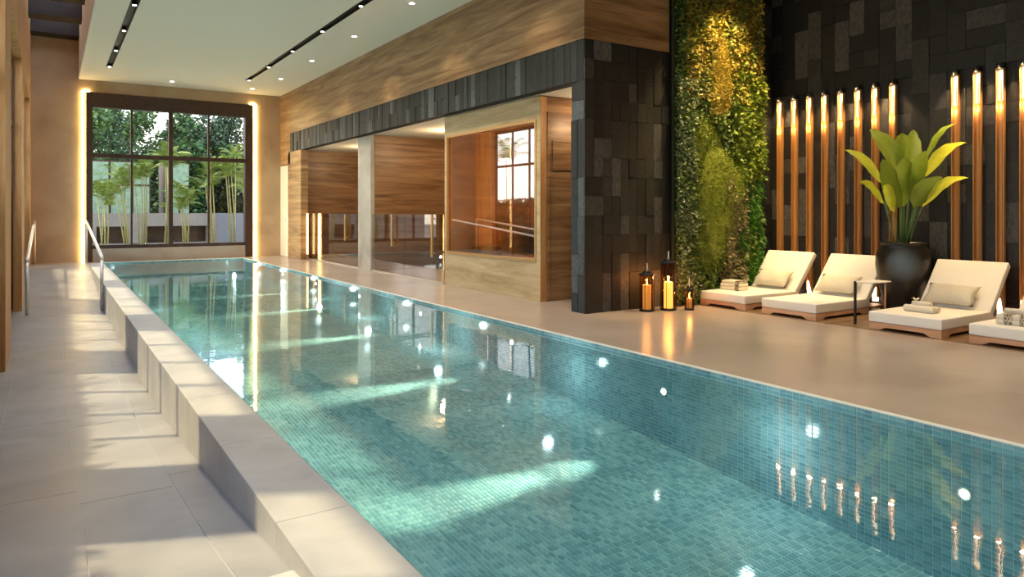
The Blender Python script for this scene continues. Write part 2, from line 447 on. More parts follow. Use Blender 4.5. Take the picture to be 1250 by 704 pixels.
# --- ceiling with two slots
T0, T1 = (1.16, 1.30), (4.50, 4.65)
YT = 20.45
ceil = struct('ceiling', boxes((XE, T0[0], YB, YE, ZC, ZC + .3), (T0[1], T1[0], YB, YE, ZC, ZC + .3), (T1[1], XC + .3, YB, YE, ZC, ZC + .3),
              (T0[0], T0[1], YT, YE, ZC, ZC + .3), (T1[0], T1[1], YT, YE, ZC, ZC + .3)), MT_ceil, 'smooth pale ceiling over the pool')
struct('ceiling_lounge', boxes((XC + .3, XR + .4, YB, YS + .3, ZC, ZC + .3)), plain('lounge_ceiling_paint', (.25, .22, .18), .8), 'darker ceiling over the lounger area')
struct('trim_2', boxes((XE - .03, XE, YB, YE, ZC - .0, 6.6), (XE, XC + .3, YB, YE, ZC + .3, ZC + .4)), MT_white, 'white upstand along the skylight opening')
beam0 = None
for k in range(13):
    y = YE - .30 - 2.0 * k
    if k == 0: b = struct('trim_beam', boxes((XL - .2, XE - .03, -.3, .3, 6.09, 6.75)), MT_beam, 'dark roof beam crossing the skylight'); beam0 = b
    else:
        b = beam0.copy(); C.objects.link(b)
    b.location = (0, y, 0)

def track(x0, x1, label, en):
    t = thing('track_light', label, 'light', ((x0 + x1) / 2, 0, ZC), 0, 'recessed ceiling light tracks')
    w = (x1 - x0) / 2
    obj('channel', boxes((-w, w, YB, YT, .05, .12), (-w, -w + .012, YB, YT, -.004, .05), (w - .012, w, YB, YT, -.004, .05), (-w, w, YT - .01, YT, -.004, .05)), MT_black, t)
    for k in range(11):
        y = 20.3 - 2.1 * k
        bm = bmesh.new(); tube_(bm, [(0, y, .05), (0, y, -.025)], .042, 12)
        h = obj('spotlight', bm, MT_black, t)
        bm = bmesh.new(); tube_(bm, [(0, y, -.026), (0, y, -.034)], .032, 12)
        obj('lens', bm, MT_spot, h)
        lamp('SPOT', (0, y, -.05), en, (1, .86, .66), t, .03, (0.12, 0, -1), 95, .7)
    return t
track(T0[0], T0[1], 'black recessed light track over the left pool edge', 75)
track(T1[0], T1[1], 'black recessed light track nearer the wooden wall', 150)
dn0 = None
dls = [(5.28, 19.7), (5.28, 16.95), (5.28, 14.1), (5.28, 11.3), (5.28, 8.5), (2.84, 21.75), (5.0, 21.75)]
nm = ['small round downlight at the far end of the row by the wooden wall', 'small round downlight second from the far end by the wooden wall', 'small round downlight third from the far end by the wooden wall',
      'small round downlight nearest the camera beside the wooden wall', 'small round downlight above the near end of the stone header', 'small round downlight above the middle of the garden window', 'small round downlight above the right end of the garden window']
for i, (x, y) in enumerate(dls):
    if i == 0:
        t = thing('downlight', nm[0], 'light', (x, y, ZC), 0, 'round ceiling downlights')
        bm = bmesh.new(); lathe_(bm, [(.045, -.001), (.075, -.001), (.075, -.010), (.052, -.010)], n=20); obj('trim_ring', bm, MT_white, t)
        bm = bmesh.new(); tube_(bm, [(0, 0, -.010), (0, 0, -.014)], .048, 16); obj('lens', bm, MT_spot, t)
        dn0 = t
    else: t = dup(dn0, (x, y, ZC), None, nm[i])
    lamp('SPOT', (x, y, ZC - .04), 45, (1, .82, .56), None, .04, (0.15, 0, -1), 90, .8)

# --- left glazed wall: wooden piers, frames, panes
hd = struct('wall_left', boxes((-.68, XL, YB, YE, 4.25, 9.4)), MT_woodp, 'wooden wall with sunny glazing on the left, top raised unseen to block sun')  # unseen upper part raised past the beams to keep sun out of the skylight
PERIOD, PW = 5.7, 1.45
piers = [4.55 + PERIOD * k for k in range(-1, 4)]
for k, py in enumerate(piers):
    y1 = min(py + PW, YE)
    z0 = min(zf(py), zf(y1)) - .05
    struct('trim_pier', boxes((-.68, XL, py, y1, z0, 4.25)), MT_woodp, 'wooden pier between the left windows')
    # window before this pier
    a = max(py - PERIOD + PW, YB); b = py
    zz = min(zf(a), zf(b), zf((a + b) / 2)) - .02
    w = struct('window_%d' % (k + 2), boxes((-.66, -.58, a, b, zz, zz + .12), (-.66, -.58, a, b, 4.15, 4.25), (-.66, -.58, a, a + .06, zz, 4.25), (-.66, -.58, b - .06, b, zz, 4.25)), MT_dark, 'tall left window between wooden piers')
    n = 4; st_ = (b - a - .12) / n
    for i in range(1, n): obj('mullion', boxes((-.65, -.59, a + .06 + i * st_ - .025, a + .06 + i * st_ + .025, zz + .12, 4.15)), MT_dark, w)
    obj('transom', boxes((-.65, -.59, a + .06, b - .06, 2.95, 3.03)), MT_dark, w)
    for i in range(n):
        for q0, q1 in ((zz + .12, 2.95), (3.03, 4.15)):
            obj('pane', boxes((-.624, -.618, a + .06 + i * st_ + .025, a + .06 + (i + 1) * st_ - .025, q0, q1)), MT_glass, w)

# --- right wooden wall above the stone header
ww = struct('wall_wood', boxes((XC, XC + .35, YS, YE, 3.76, ZC + .02), (XC + .35, 7.72, YS, YS + .3, 3.76, ZC + .02), (XC, XC + .2, 20.6, 21.9, 0, 3.2), (XC, XC + .2, 20.6, YE, 3.2, 3.76), (XC, XC + .2, 21.9, YE, 2.84, 3.2)), MT_back, 'walnut clad wall above the stone header')
yy = [YS, 10.55, 13.6, 16.65, 19.7, YE]
for a, b in zip(yy, yy[1:]):
    obj('wood_panel', boxes((XC - .012, XC, a + (.0 if a == YS else .0015), b - .0015, 3.765, ZC)), MT_woodh, ww)
obj('wood_panel', boxes((XC - .012, 7.70, YS - .012, YS, 3.765, ZC)), MT_woodr, ww)
obj('wood_panel', boxes((XC - .012, XC, 20.6, 21.9, 0, 3.2)), MT_woodh, ww)
obj('wood_panel', boxes((XC - .012, XC + .2, 20.588, 20.6, 0, 3.2)), MT_woodh, ww)
obj('wood_panel', boxes((XC - .012, XC, 21.7, YE, 2.84, 3.764)), MT_woodh, ww)
dr = struct('door_1', bevel(boxes((XC - .01, XC + .05, 21.93, YE - .03, 0.01, 2.82)), .004, 1), MT_white, 'white door in the far right corner')
bm = bmesh.new(); tube_(bm, [(XC - .05, 22.03, 1.05), (XC - .05, 22.03, 1.2)], .012, 8); obj('door_handle', bm, MT_steel, dr)
# blocks of slate -------------------------------------------------------------
unit = bpy.data.meshes.new('stone_block')
_b = boxes((0, 1, 0, 1, 0, 1)); bmesh.ops.bevel(_b, geom=_b.edges[:], offset=.02, segments=1, affect='EDGES'); _b.to_mesh(unit); _b.free()
unit.materials.append(MT_slate)
unit2 = unit.copy(); unit2.materials.clear(); unit2.materials.append(MT_slate2)
def pack(nu, nv, shapes, rng):
    used = [[False] * nv for _ in range(nu)]; out = []
    cells = [(i, j) for j in range(nv) for i in range(nu)]
    for i, j in cells:
        if used[i][j]: continue
        for _ in range(8):
            a, b = rng.choice(shapes)
            if i + a <= nu and j + b <= nv and all(not used[i + p][j + q] for p in range(a) for q in range(b)): break
        else: a = b = 1
        for p in range(a):
            for q in range(b): used[i + p][j + q] = True
        out.append((i, j, a, b))
    return out
def slate(parent, axis, sign, plane, u0, u1, v0, v1, mu, mv, shapes, seed, me, score, limit=300, name='stone_block'):
    """axis: normal axis ('x' or 'y'); blocks stand proud of plane toward sign"""
    rng = random.Random(seed)
    nu, nv = max(1, round((u1 - u0) / mu)), max(1, round((v1 - v0) / mv)); mu = (u1 - u0) / nu; mv = (v1 - v0) / nv
    rects = pack(nu, nv, shapes, rng)
    rects.sort(key=lambda r: score(u0 + r[0] * mu, v0 + r[1] * mv))
    extra = []
    for n_, (i, j, a, b) in enumerate(rects):
        t = .018 + rng.random() * .014; gp = .0018
        u, v, du, dw = u0 + i * mu + gp, v0 + j * mv + gp, a * mu - 2 * gp, b * mv - 2 * gp
        if axis == 'x': loc = (plane if sign > 0 else plane - t, u, v); scl = (t, du, dw)
        else: loc = (u, plane if sign > 0 else plane - t, v); scl = (du, t, dw)
        if n_ < limit:
            o = bpy.data.objects.new(name, me); C.objects.link(o); o.parent = parent; o.location = loc; o.scale = scl
        else: extra.append((loc[0], loc[0] + scl[0], loc[1], loc[1] + scl[1], loc[2], loc[2] + scl[2]))
    if extra:
        o = obj('stone_facing', boxes(*extra), me.materials[0], parent); o['kind'] = 'stuff'
SH = [(1, 1)] * 5 + [(1, 2)] * 5 + [(2, 1)] * 2 + [(2, 2), (1, 3), (1, 3)]
hdr = struct('wall_header', boxes((XC + .02, XC + .20, YS + .30, 21.7, 3.20, 3.76)), MT_back, 'dark slate header band over the glass rooms')
slate(hdr, 'x', -1, XC + .02, YS + .02, 21.72, 3.20, 3.76, .14, .28, [(1, 2)] * 5 + [(1, 1)] * 2, 3, unit2, lambda u, v: u, 200)
obj('end_cap', boxes((XC + .0, XC + .5, 21.7, 21.73, 3.20, 3.76)), MT_slate2, hdr)
pil = struct('wall_stone', boxes((XC + .03, 7.72, YS + .02, YS + .30, 0, 3.76)), MT_back, 'dark slate wall end standing between pool rooms and lounge')
slate(pil, 'x', -1, XC + .03, YS + .02, YS + .30, 0, 3.20, .14, .27, SH, 5, unit2, lambda u, v: v)
slate(pil, 'y', -1, YS + .02, XC + .0, 7.72, 0, 3.76, .17, .27, SH, 11, unit, lambda u, v: v)
# lounge wall and back
wr = struct('wall_right', boxes((XR, XR + .3, YB, YS + .3, 0, ZC)), MT_back, 'dark slate block wall behind the loungers')
slate(wr, 'x', -1, XR, 0.6, YS, 0, ZC, .23, .255, SH, 23, unit, lambda u, v: (0 if (u > 2.9 and v < 5) else 1, v * .6 + abs(u - 5) * .25))
wg = struct('wall_garden', boxes((7.72, XR, YS, YS + .3, 0, ZC)), MT_back, 'dark slate wall carrying the planting')
slate(wg, 'y', -1, YS, 9.45, XR - .03, 0, ZC, .2, .25, SH, 29, unit, lambda u, v: v)
struct('wall_back', boxes((-.9, XR + .3, YB - .3, YB, -1.4, 9.4)), MT_wallp, 'plain wall behind the camera')

# --- glass rooms
XG = 6.30
nich = struct('ceiling_rooms', boxes((XC + .20, 9.0, YS + .3, 21.3, 3.205, 3.3)), plain('room_ceiling', (.66, .60, .50), .8), 'pale ceiling inside the glass rooms')
struct('wall_rooms', boxes((8.8, 9.0, YS + .3, 21.4, 0, 3.2)), MT_woodr, 'wood clad rear wall of the glass rooms')
fr_ = struct('wall_far_room', boxes((XG - .02, 8.8, 21.0, 21.15, 0, 3.2)), MT_back, 'wood clad end wall of the farthest glass room')
def planks(parent, x0, x1, y, z0, z1, m, h=.40):
    n = round((z1 - z0) / h); h = (z1 - z0) / n
    for i in range(n): obj('plank', boxes((x0, x1, y - .015, y, z0 + i * h + .001, z0 + (i + 1) * h - .001)), m, parent)
planks(fr_, XG - .02, 8.8, 21.0, 0, 3.2, MT_woodr, .8)
pt = struct('wall_partition', boxes((XG, 8.8, 15.76, 16.57, 0, 3.2)), MT_column, 'grey travertine pier between the glass rooms')
planks(pt, XG + .10, 8.8, 15.76, 0, 3.2, MT_woodr, .8)
def gfront(y0, y1, hs, label):
    t = thing('glass_screen', label, 'screen', (XG + .03, 0, 0))
    n = 2; w = (y1 - y0) / n
    for i in range(n):
        obj('pane', boxes((0, .012, y0 + i * w + .004, y0 + (i + 1) * w - .004, .02, 1.34)), MT_glass_s, t)
    obj('bottom_rail', boxes((-.01, .022, y0, y1, 0, .03)), plain('pale_sill', (.62, .55, .45), .4), t)
    for (y, a, b) in hs:
        bm = bmesh.new(); box_(bm, -.075, -.045, y - .03, y + .03, a, b)
        for z in (a + .08, b - .08): box_(bm, -.05, 0, y - .01, y + .01, z - .01, z + .01)
        obj('pull_handle', bm, MT_brass, t)
gfront(16.6, 21.0, [(17.4, .66, 1.33), ], 'low glass screen of the farthest pool room with brass pull')
gfront(12.12, 15.74, [(14.45, .64, 1.33), (12.5, .50, 1.34)], 'low glass screen between travertine pier and sauna with brass pulls')
bl = thing('bollard_light', 'glowing upright brass light bar at the far end of the glass rooms', 'light', (XG - .06, 20.45, 0))
obj('mount', boxes((-.03, .03, -.05, .05, 0, .16)), MT_brass, bl)
obj('diffuser', boxes((-.02, .02, -.04, .04, .16, 1.34)), emis('soft_bar', (1, .66, .28), 2), bl)
for y in (18.8, 14.0): lamp("POINT", (7.4, y, 2.9), 30, (1, .72, .42), None, .15)
lamp('POINT', (7.2, 8.4, 2.8), 16, (1, .70, .40), None, .1)
# sauna box
sx = 6.35
sa = thing('sauna_cabin', 'pale oak sauna cabin with large framed window facing the pool', 'sauna', (sx, 8.95, 0))
L = 12.12 - 8.95
obj('front_base', boxes((0, .12, 0, L, 0, .60)), MT_woodl, sa)
obj('front_header', boxes((0, .12, 0, L, 2.84, 3.19)), MT_woodl, sa)
obj('front_post', boxes((0, .12, 0, .10, .60, 2.84)), MT_woodl, sa)
obj('front_post', boxes((0, .12, L - .08, L, .60, 2.84)), MT_woodl, sa)
wf = obj('window_frame', boxes((-.012, .03, .10, L - .08, .60, .65), (-.012, .03, .10, L - .08, 2.80, 2.84), (-.012, .03, .10, .14, .65, 2.80), (-.012, .03, L - .11, L - .08, .65, 2.80)), MT_brass, sa)
obj('pane', boxes((.05, .062, .10, L - .08, .60, 2.84)), MT_glass_w, sa)
sw = obj('side_wall', boxes((0.12, 2.4, 0, .10, 0, 3.19)), MT_woodr, sa)
obj('side_frame', boxes((.24, .27, -.02, 0, 2.05, 2.52), (.68, .71, -.02, 0, 2.05, 2.52), (.27, .68, -.02, 0, 2.49, 2.52), (.27, .68, -.02, 0, 2.05, 2.08), (.27, .68, -.006, 0, 2.08, 2.49)), MT_woodr, sw)
obj('door_jamb', boxes((.13, .17, -.025, 0, 0, 2.95), (.17, 2.3, -.025, 0, 2.91, 2.95)), MT_woodr, sw)
obj('corner_post', boxes((0, .12, -.012, .0, 0, 3.19)), MT_woodp, sa)
obj('far_wall', boxes((.12, 2.4, L - .1, L, 0, 3.19)), MT_woodr, sa)
rw = obj('rear_wall', boxes((2.3, 2.4, .1, L - .1, 0, 3.19)), MT_woodr, sa)
for i, (x0, x1, z) in enumerate(((1.15, 1.75, .55), (1.75, 2.3, 1.0))):
    b = obj('bench', boxes((x0 + .04, x1, .12, L - .12, z - .16, z - .05)), MT_woodr, sa)
    for k in range(5):
        w = (x1 - x0) / 5; obj('slat', boxes((x0 + k * w, x0 + (k + 1) * w - .015, .1, L - .12, z - .045, z)), MT_woodl, b)
lamp('POINT', (1.0, 1.3, .25), 90, (1, .42, .12), sa, .06)
lamp('POINT', (2.0, 1.2, 1.6), 60, (1, .45, .15), sa, .05)
lamp('POINT', (1.4, 1.6, 2.9), 8, (1, .60, .30), sa, .1)
hb = obj('heater', boxes((.30, .75, 2.3, 2.65, .05, .75)), MT_black, sa)

# ================================================================== LOUNGE
# vertical light slats
sl0 = None
slY = [7.33, 7.06, 6.79, 6.53, 6.26, 5.99, 5.73, 5.47, 4.64, 4.375, 4.11, 3.85, 3.59, 3.33]
nth = ['leftmost, beside the living wall', 'second from the living wall', 'third from the living wall', 'fourth from the living wall', 'fifth from the living wall', 'sixth from the living wall', 'seventh from the living wall, left of the plant', 'eighth from the living wall, right behind the plant',
       'first to the right of the plant', 'second to the right of the plant', 'third to the right of the plant', 'at the right edge of the picture', 'just past the right edge', 'second past the right edge']
for i, y in enumerate(slY):
    if i == 0:
        t = thing('wall_light', 'tall brass slat light on slate wall, ' + nth[0], 'light', (XR - .032, y, 0), 0, 'vertical brass slat lights')
        obj('back_plate', boxes((-.012, 0, -.040, .040, .16, 3.20)), MT_gold, t)
        obj('fin', boxes((-.07, -.012, -.044, -.036, .16, 3.20)), MT_gold, t)
        obj('fin', boxes((-.07, -.012, .036, .044, .16, 3.20)), MT_gold, t)
        obj('centre_rib', boxes((-.030, -.012, -.008, .008, .16, 3.06)), MT_gold, t)
        bm = bmesh.new(); tube_(bm, [(-.05, 0, 3.19), (-.05, 0, 3.27)], .045, 12); obj('cap', bm, MT_black, t)
        obj('lens', boxes((-.020, -.012, -.030, .030, 2.80, 3.18)), MT_slat, t)
        obj('floor_lens', boxes((-.055, -.014, -.034, .034, .10, .30)), MT_bulb_low, t)
        sl0 = t
    else: t = dup(sl0, (XR - .032, y, 0), None, 'tall brass slat light on slate wall, ' + nth[i])
    lamp('POINT', (XR - .105, y, 2.72), 1.6, (1, .70, .34), None, .03)
    lamp('SPOT', (XR - .15, y, 3.24), 30, (1, .66, .30), None, .02, (.06, 0, -1), 80, .6)
    lamp('SPOT', (XR - .13, y, .33), 1.6, (1, .66, .32), None, .02, (.05, 0, 1), 70, .9)

# loungers -------------------------------------------------------------------
def make_lounger(label):
    t = thing('sun_lounger', label, 'sun lounger', (0, 0, 0), 0, 'white sun loungers along the slate wall')
    W2 = .41
    # timber plinth with scooped underside: profile along x, faces
    bm = bmesh.new()
    def scoop(n=24, a=.14, b=1.06, L=1.2, h=.035):
        pts = []
        for k in range(n + 1):
            x = L * k / n
            if x < a or x > b: z = 0
            else:
                q = min((x - a) / .08, (b - x) / .08, 1); z = h * (q * q * (3 - 2 * q))
            pts.append((x, z))
        return pts
    low = scoop()
    for s in (-1, 1):
        A = [[bm.verts.new((x, s * W2, z)), bm.verts.new((x, s * W2, .085)), bm.verts.new((x, s * (W2 - .04), z)), bm.verts.new((x, s * (W2 - .04), .085))] for x, z in low]
        for p, q in zip(A, A[1:]):
            bm.faces.new((p[0], q[0], q[1], p[1])); bm.faces.new((p[2], p[3], q[3], q[2])); bm.faces.new((p[1], q[1], q[3], p[3])); bm.faces.new((p[0], p[2], q[2], q[0]))
        for p in (A[0], A[-1]): bm.faces.new((p[0], p[1], p[3], p[2]))
    for xx in (0.0, 1.16):
        A = []
        for k in range(21):
            y = -W2 + .04 + (2 * W2 - .08) * k / 20
            q = min((y + W2 - .12) / .08, (W2 - .12 - y) / .08, 1); q = max(q, 0); z = .035 * q * q * (3 - 2 * q)
            A.append([bm.verts.new((xx, y, z)), bm.verts.new((xx, y, .085)), bm.verts.new((xx + .04, y, z)), bm.verts.new((xx + .04, y, .085))])
        for p, q in zip(A, A[1:]):
            bm.faces.new((p[0], q[0], q[1], p[1])); bm.faces.new((p[2], p[3], q[3], q[2])); bm.faces.new((p[1], q[1], q[3], p[3])); bm.faces.new((p[0], p[2], q[2], q[0]))
    fr = obj('base_frame', bm, MT_teak, t)
    obj('slat_bed', boxes((.03, 1.72, -W2 + .04, W2 - .04, .06, .082)), MT_teak, t)
    for s in (-1, 1):
        obj('leg', boxes((1.66, 1.72, s * (W2 - .07) - .03, s * (W2 - .07) + .03, 0, .06)), MT_teak, t)
    bm = boxes((-.005, 1.22, -W2 - .005, W2 + .005, .087, .21)); bevel(bm, .018, 3)
    mt = obj('mattress', bm, MT_cush, t, True)
    # backrest, tilted
    ang = R(50); c, s = math.cos(ang), math.sin(ang)
    bm = boxes((0, .74, -W2 - .005, W2 + .005, 0, .085)); bevel(bm, .018, 3)
    bk = obj('backrest', bm, MT_cush, t, True); bk.location = (1.20, 0, .155); bk.rotation_euler = (0, -ang, 0)
    bm = boxes((.02, .70, -W2 + .02, W2 - .02, -.028, -.002)); fb = obj('back_frame', bm, MT_teak, t); fb.location = bk.location; fb.rotation_euler = bk.rotation_euler
    bm = bmesh.new()
    for sy in (-1, 1): tube_(bm, [(1.52, sy * (W2 - .06), .50), (1.68, sy * (W2 - .06), .07)], .013, 8)
    tube_(bm, [(1.52, -(W2 - .06), .50), (1.52, W2 - .06, .50)], .010, 8)
    obj('strut', bm, MT_teak, t)
    return t
def make_pillow(label, w=.60, h=.32, th=.15):
    bm = bmesh.new(); n = 14; m = 9
    def P_(i, j, sgn):
        u = -1 + 2 * i / n; v = -1 + 2 * j / m
        pu = abs(u) ** 2.6; pv = abs(v) ** 2.2
        zz = (1 - pu) ** .55 * (1 - pv) ** .55 * th / 2
        pin = 1 - .10 * (1 - abs(v)) ** 1 * abs(u) ** 3 - .0
        pin2 = 1 - .10 * (1 - abs(u)) * abs(v) ** 3
        wr = .006 * math.sin(7 * u + 3 * v) * (1 - pu) * (1 - pv)
        return (u * w / 2 * pin, v * h / 2 * pin2, sgn * zz + wr)
    top = [[bm.verts.new(P_(i, j, 1)) for j in range(m + 1)] for i in range(n + 1)]
    bot = [[top[i][j] if i in (0, n) or j in (0, m) else bm.verts.new(P_(i, j, -1)) for j in range(m + 1)] for i in range(n + 1)]
    for i in range(n):
        for j in range(m):
            bm.faces.new((top[i][j], top[i + 1][j], top[i + 1][j + 1], top[i][j + 1]))
            try: bm.faces.new((bot[i][j], bot[i][j + 1], bot[i + 1][j + 1], bot[i + 1][j]))
            except ValueError: pass
    o = obj('pillow', bm, MT_pillow, None, True)
    return tag(o, label, 'pillow', 'linen pillows on the loungers')
lY = [6.96, 5.86, 4.34, 3.24]
ln = ['white mattress sun lounger beside the living wall', 'white mattress sun lounger left of the side table', 'white mattress sun lounger in front of the dark plant pot, right of the side table', 'white mattress sun lounger cut off by the right picture edge']
pn = ['rectangular linen pillow on the lounger beside the living wall', 'rectangular linen pillow on the lounger left of the side table', 'rectangular linen pillow on the lounger right of the plant pot', 'rectangular linen pillow on the rightmost lounger']
lg = make_lounger(ln[0]); pil0 = make_pillow(pn[0])
for i, y in enumerate(lY):
    x = 8.18
    if i == 0: lg.location = (x, y, 0.004)
    else: dup(lg, (x, y, 0.004), None, ln[i])
    p = pil0 if i == 0 else pil0.copy()
    if i: C.objects.link(p); p['label'] = pn[i]
    # lies back against the tilted rest
    p.rotation_mode = 'XYZ'
    a = R(46)
    ex = Vector((0, -1, 0)); ey = Vector((math.cos(a), 0, math.sin(a))); ez = ex.cross(ey)
    mat_ = Matrix((ex, ey, ez)).transposed().to_4x4()
    p.matrix_world = Matrix.Translation((x + 1.165, y + (.0, .02, .04, 0)[i], .375)) @ mat_

# towels ----------------------------------------------------------------------
MT_rib = M('printed_ribbon'); _f = MT_rib.noise(MT_rib.pos(), 70, 2, .5)
MT_rib.l(MT_rib.ramp(_f, [(.45, (.08, .05, .03)), (.55, (.55, .48, .38))]), MT_rib.p.inputs['Base Color']); MT_rib = MT_rib.m
def rolled(name, r, L, cx, cz, parent, m=MT_towel):
    bm = bmesh.new(); n = 40; A = []
    pts = []
    for k in range(n):
        t = 2 * PI * k / n
        rr = r * (1 + .03 * math.sin(5 * t))
        pts.append((cx + rr * math.cos(t), cz + rr * .9 * math.sin(t)))
    for yy_, s in ((-L / 2, .8), (-L / 2 + .012, .97), (-L / 6, 1.0), (L / 6, .98), (L / 2 - .012, .97), (L / 2, .8)):
        A.append([bm.verts.new((cx + (px - cx) * s, yy_, cz + (pz - cz) * s)) for px, pz in pts])
    for p, q in zip(A, A[1:]):
        for k in range(n): bm.faces.new((p[k], p[(k + 1) % n], q[(k + 1) % n], q[k]))
    bm.faces.new(A[0]); bm.faces.new(A[-1])
    return obj(name, bm, m, parent, True)
def folded(name, w, d, z, h, parent):
    bm = boxes((-d / 2, d / 2, -w / 2, w / 2, z, z + h)); bevel(bm, h * .42, 4); return obj(name, bm, MT_towel, parent, True)
t = thing('towel_stack', 'folded cream towels with printed ribbon on the lounger beside the living wall', 'towels', (8.68, 7.15, .215), R(8), 'cream towels on the loungers')
folded('folded_towel', .34, .26, 0, .052, t); folded('folded_towel', .33, .25, .05, .052, t); folded('folded_towel', .30, .23, .10, .045, t)
obj('ribbon', boxes((-.136, .136, -.15, -.09, -.002, .105), (-.120, .120, -.15, -.09, .10, .15)), MT_rib, t)
t = thing('towel_stack', 'rolled cream towel with a flower on top, right of the plant pot', 'towels', (8.62, 4.36, .21), R(-4), 'cream towels on the loungers')
rolled('rolled_towel', .045, .36, -.05, .043, t); rolled('rolled_towel', .042, .34, .045, .040, t); rolled('rolled_towel', .036, .22, 0, .098, t)
fl_ = bmesh.new()
for k in range(6):
    a = 2 * PI * k / 6; c, s = math.cos(a), math.sin(a)
    q = [fl_.verts.new(v) for v in ((0, .07, .13), (.03 * c - .015 * s, .07 + .03 * s + .015 * c, .15), (.06 * c, .07 + .06 * s, .165), (.03 * c + .015 * s, .07 + .03 * s - .015 * c, .15))]
    fl_.faces.new(q)
obj('flower', fl_, plain('petal', (.80, .74, .62), .7), t)
t = thing('towel_stack', 'folded towels with dark printed ribbon on the rightmost lounger', 'towels', (8.50, 3.32, .215), R(5), 'cream towels on the loungers')
folded('folded_towel', .34, .26, 0, .055, t); folded('folded_towel', .33, .25, .052, .055, t)
obj('ribbon', boxes((-.136, .136, .02, .09, -.002, .112), (-.136, .136, -.11, -.05, -.002, .112)), MT_rib, t)
rolled('rolled_towel', .032, .24, 0, .135, t)

for i, (x, y) in enumerate(((8.9, 6.4), (8.9, 4.9), (8.9, 3.6), (8.9, 2.0), (6.6, 4.6), (6.6, 1.8))):  # out-of-view downlights added to brighten loungers and deck
    t = dup(dn0, (x, y, ZC), None, 'downlight added out of view to brighten the lounge, ' + ['by the living wall', 'over the side table', 'over the third lounger', 'over the last lounger', 'in the deck row near the slate wall end', 'in the deck row near the camera'][i])
    t['group'] = 'added unseen lounge downlights'
    lamp('SPOT', (x, y, ZC - .04), 82 if x > 8 else 40, (1, .76, .46), None, .05, (0, 0, -1), 70, .7)
# side table --------------------------------------------------------------------
t = thing('side_table', 'slim side table with one black post between two loungers', 'table', (8.58, 4.935, 0))
obj('table_top', bevel(boxes((-.22, .22, -.115, .115, .518, .532)), .004, 1), MT_white, t)
for dx, dy, m, q in ((-.215, .10, MT_black, .017), (.12, -.09, MT_teak, .009)):
    bm = bmesh.new(); tube_(bm, [(dx, dy, 0.004), (dx, dy, .535 if q > .01 else .515)], q, 10); obj('leg', bm, m, t)

# lanterns -----------------------------------------------------------------------
def lantern(label, x, y, r, h, cand, lit):
    t = thing('candle_lantern', label, 'lantern', (x, y, 0), 0, 'metal candle lanterns by the slate wall')
    bm = bmesh.new(); lathe_(bm, [(r, 0), (r, .025), (r * .93, .03)], n=24); obj('base', bm, MT_black, t)
    bm = bmesh.new(); lathe_(bm, [(r, h - .02), (r, h), (r * .55, h + .02), (r * .5, h + .045), (r * .2, h + .05)], n=24); obj('lid', bm, MT_black, t)
    for k in range(6):
        a = PI / 6 + k * PI / 3; bm = bmesh.new(); tube_(bm, [(r * .97 * math.cos(a), r * .97 * math.sin(a), .02), (r * .97 * math.cos(a), r * .97 * math.sin(a), h - .01)], .005, 6); obj('bar', bm, MT_black, t)
    bm = bmesh.new(); n = 24
    lo = [bm.verts.new((r * .90 * math.cos(2 * PI * k / n), r * .90 * math.sin(2 * PI * k / n), .03)) for k in range(n)]
    hi = [bm.verts.new((r * .90 * math.cos(2 * PI * k / n), r * .90 * math.sin(2 * PI * k / n), h - .02)) for k in range(n)]
    for k in range(n): bm.faces.new((lo[k], lo[(k + 1) % n], hi[(k + 1) % n], hi[k]))
    obj('glass_cylinder', bm, MT_amber, t, True)
    bm = bmesh.new(); w = r * .45
    tube_(bm, [(0, -w, h + .02), (0, -w, h + .11), (0, -w * .6, h + .15), (0, w * .6, h + .15), (0, w, h + .11), (0, w, h + .02)], .006, 8)
    hd_ = obj('handle', bm, MT_steel, t); hd_.rotation_euler = (0, 0, R(-40))
    k = M('candle_wax'); k.p.inputs['Base Color'].default_value = (.80, .66, .46, 1); k.p.inputs['Roughness'].default_value = .5
    k.p.inputs['Subsurface Weight'].default_value = .3
    if lit: k.p.inputs['Emission Color'].default_value = (1, .62, .20, 1); k.p.inputs['Emission Strength'].default_value = lit
    bm = bmesh.new(); rc = r * .56; lathe_(bm, [(rc, .03), (rc, cand - .008), (rc * .92, cand), (rc * .55, cand - .006), (.004, cand - .01)], n=20)
    c_ = obj('candle', bm, k.m, t, True)
    bm = bmesh.new(); lathe_(bm, [(.003, cand - .005), (.010, cand + .012), (.008, cand + .028), (.001, cand + .05)], n=10); obj('flame', bm, emis('flame', (1, .72, .3), 25 if lit > 1 else 8), c_, True)
    lamp('POINT', (0, 0, cand + .05), 7.0 if lit > 1 else 2.2, (1, .55, .20), t, .02)
    return t
lantern('medium candle lantern standing nearest the slate wall end', 7.02, 7.30, .105, .52, .37, .35)
lantern('tallest candle lantern with bright burning candle', 7.36, 7.22, .115, .68, .40, 1.6)
lantern('smallest candle lantern beside the first lounger', 7.60, 7.05, .068, .30, .17, .2)

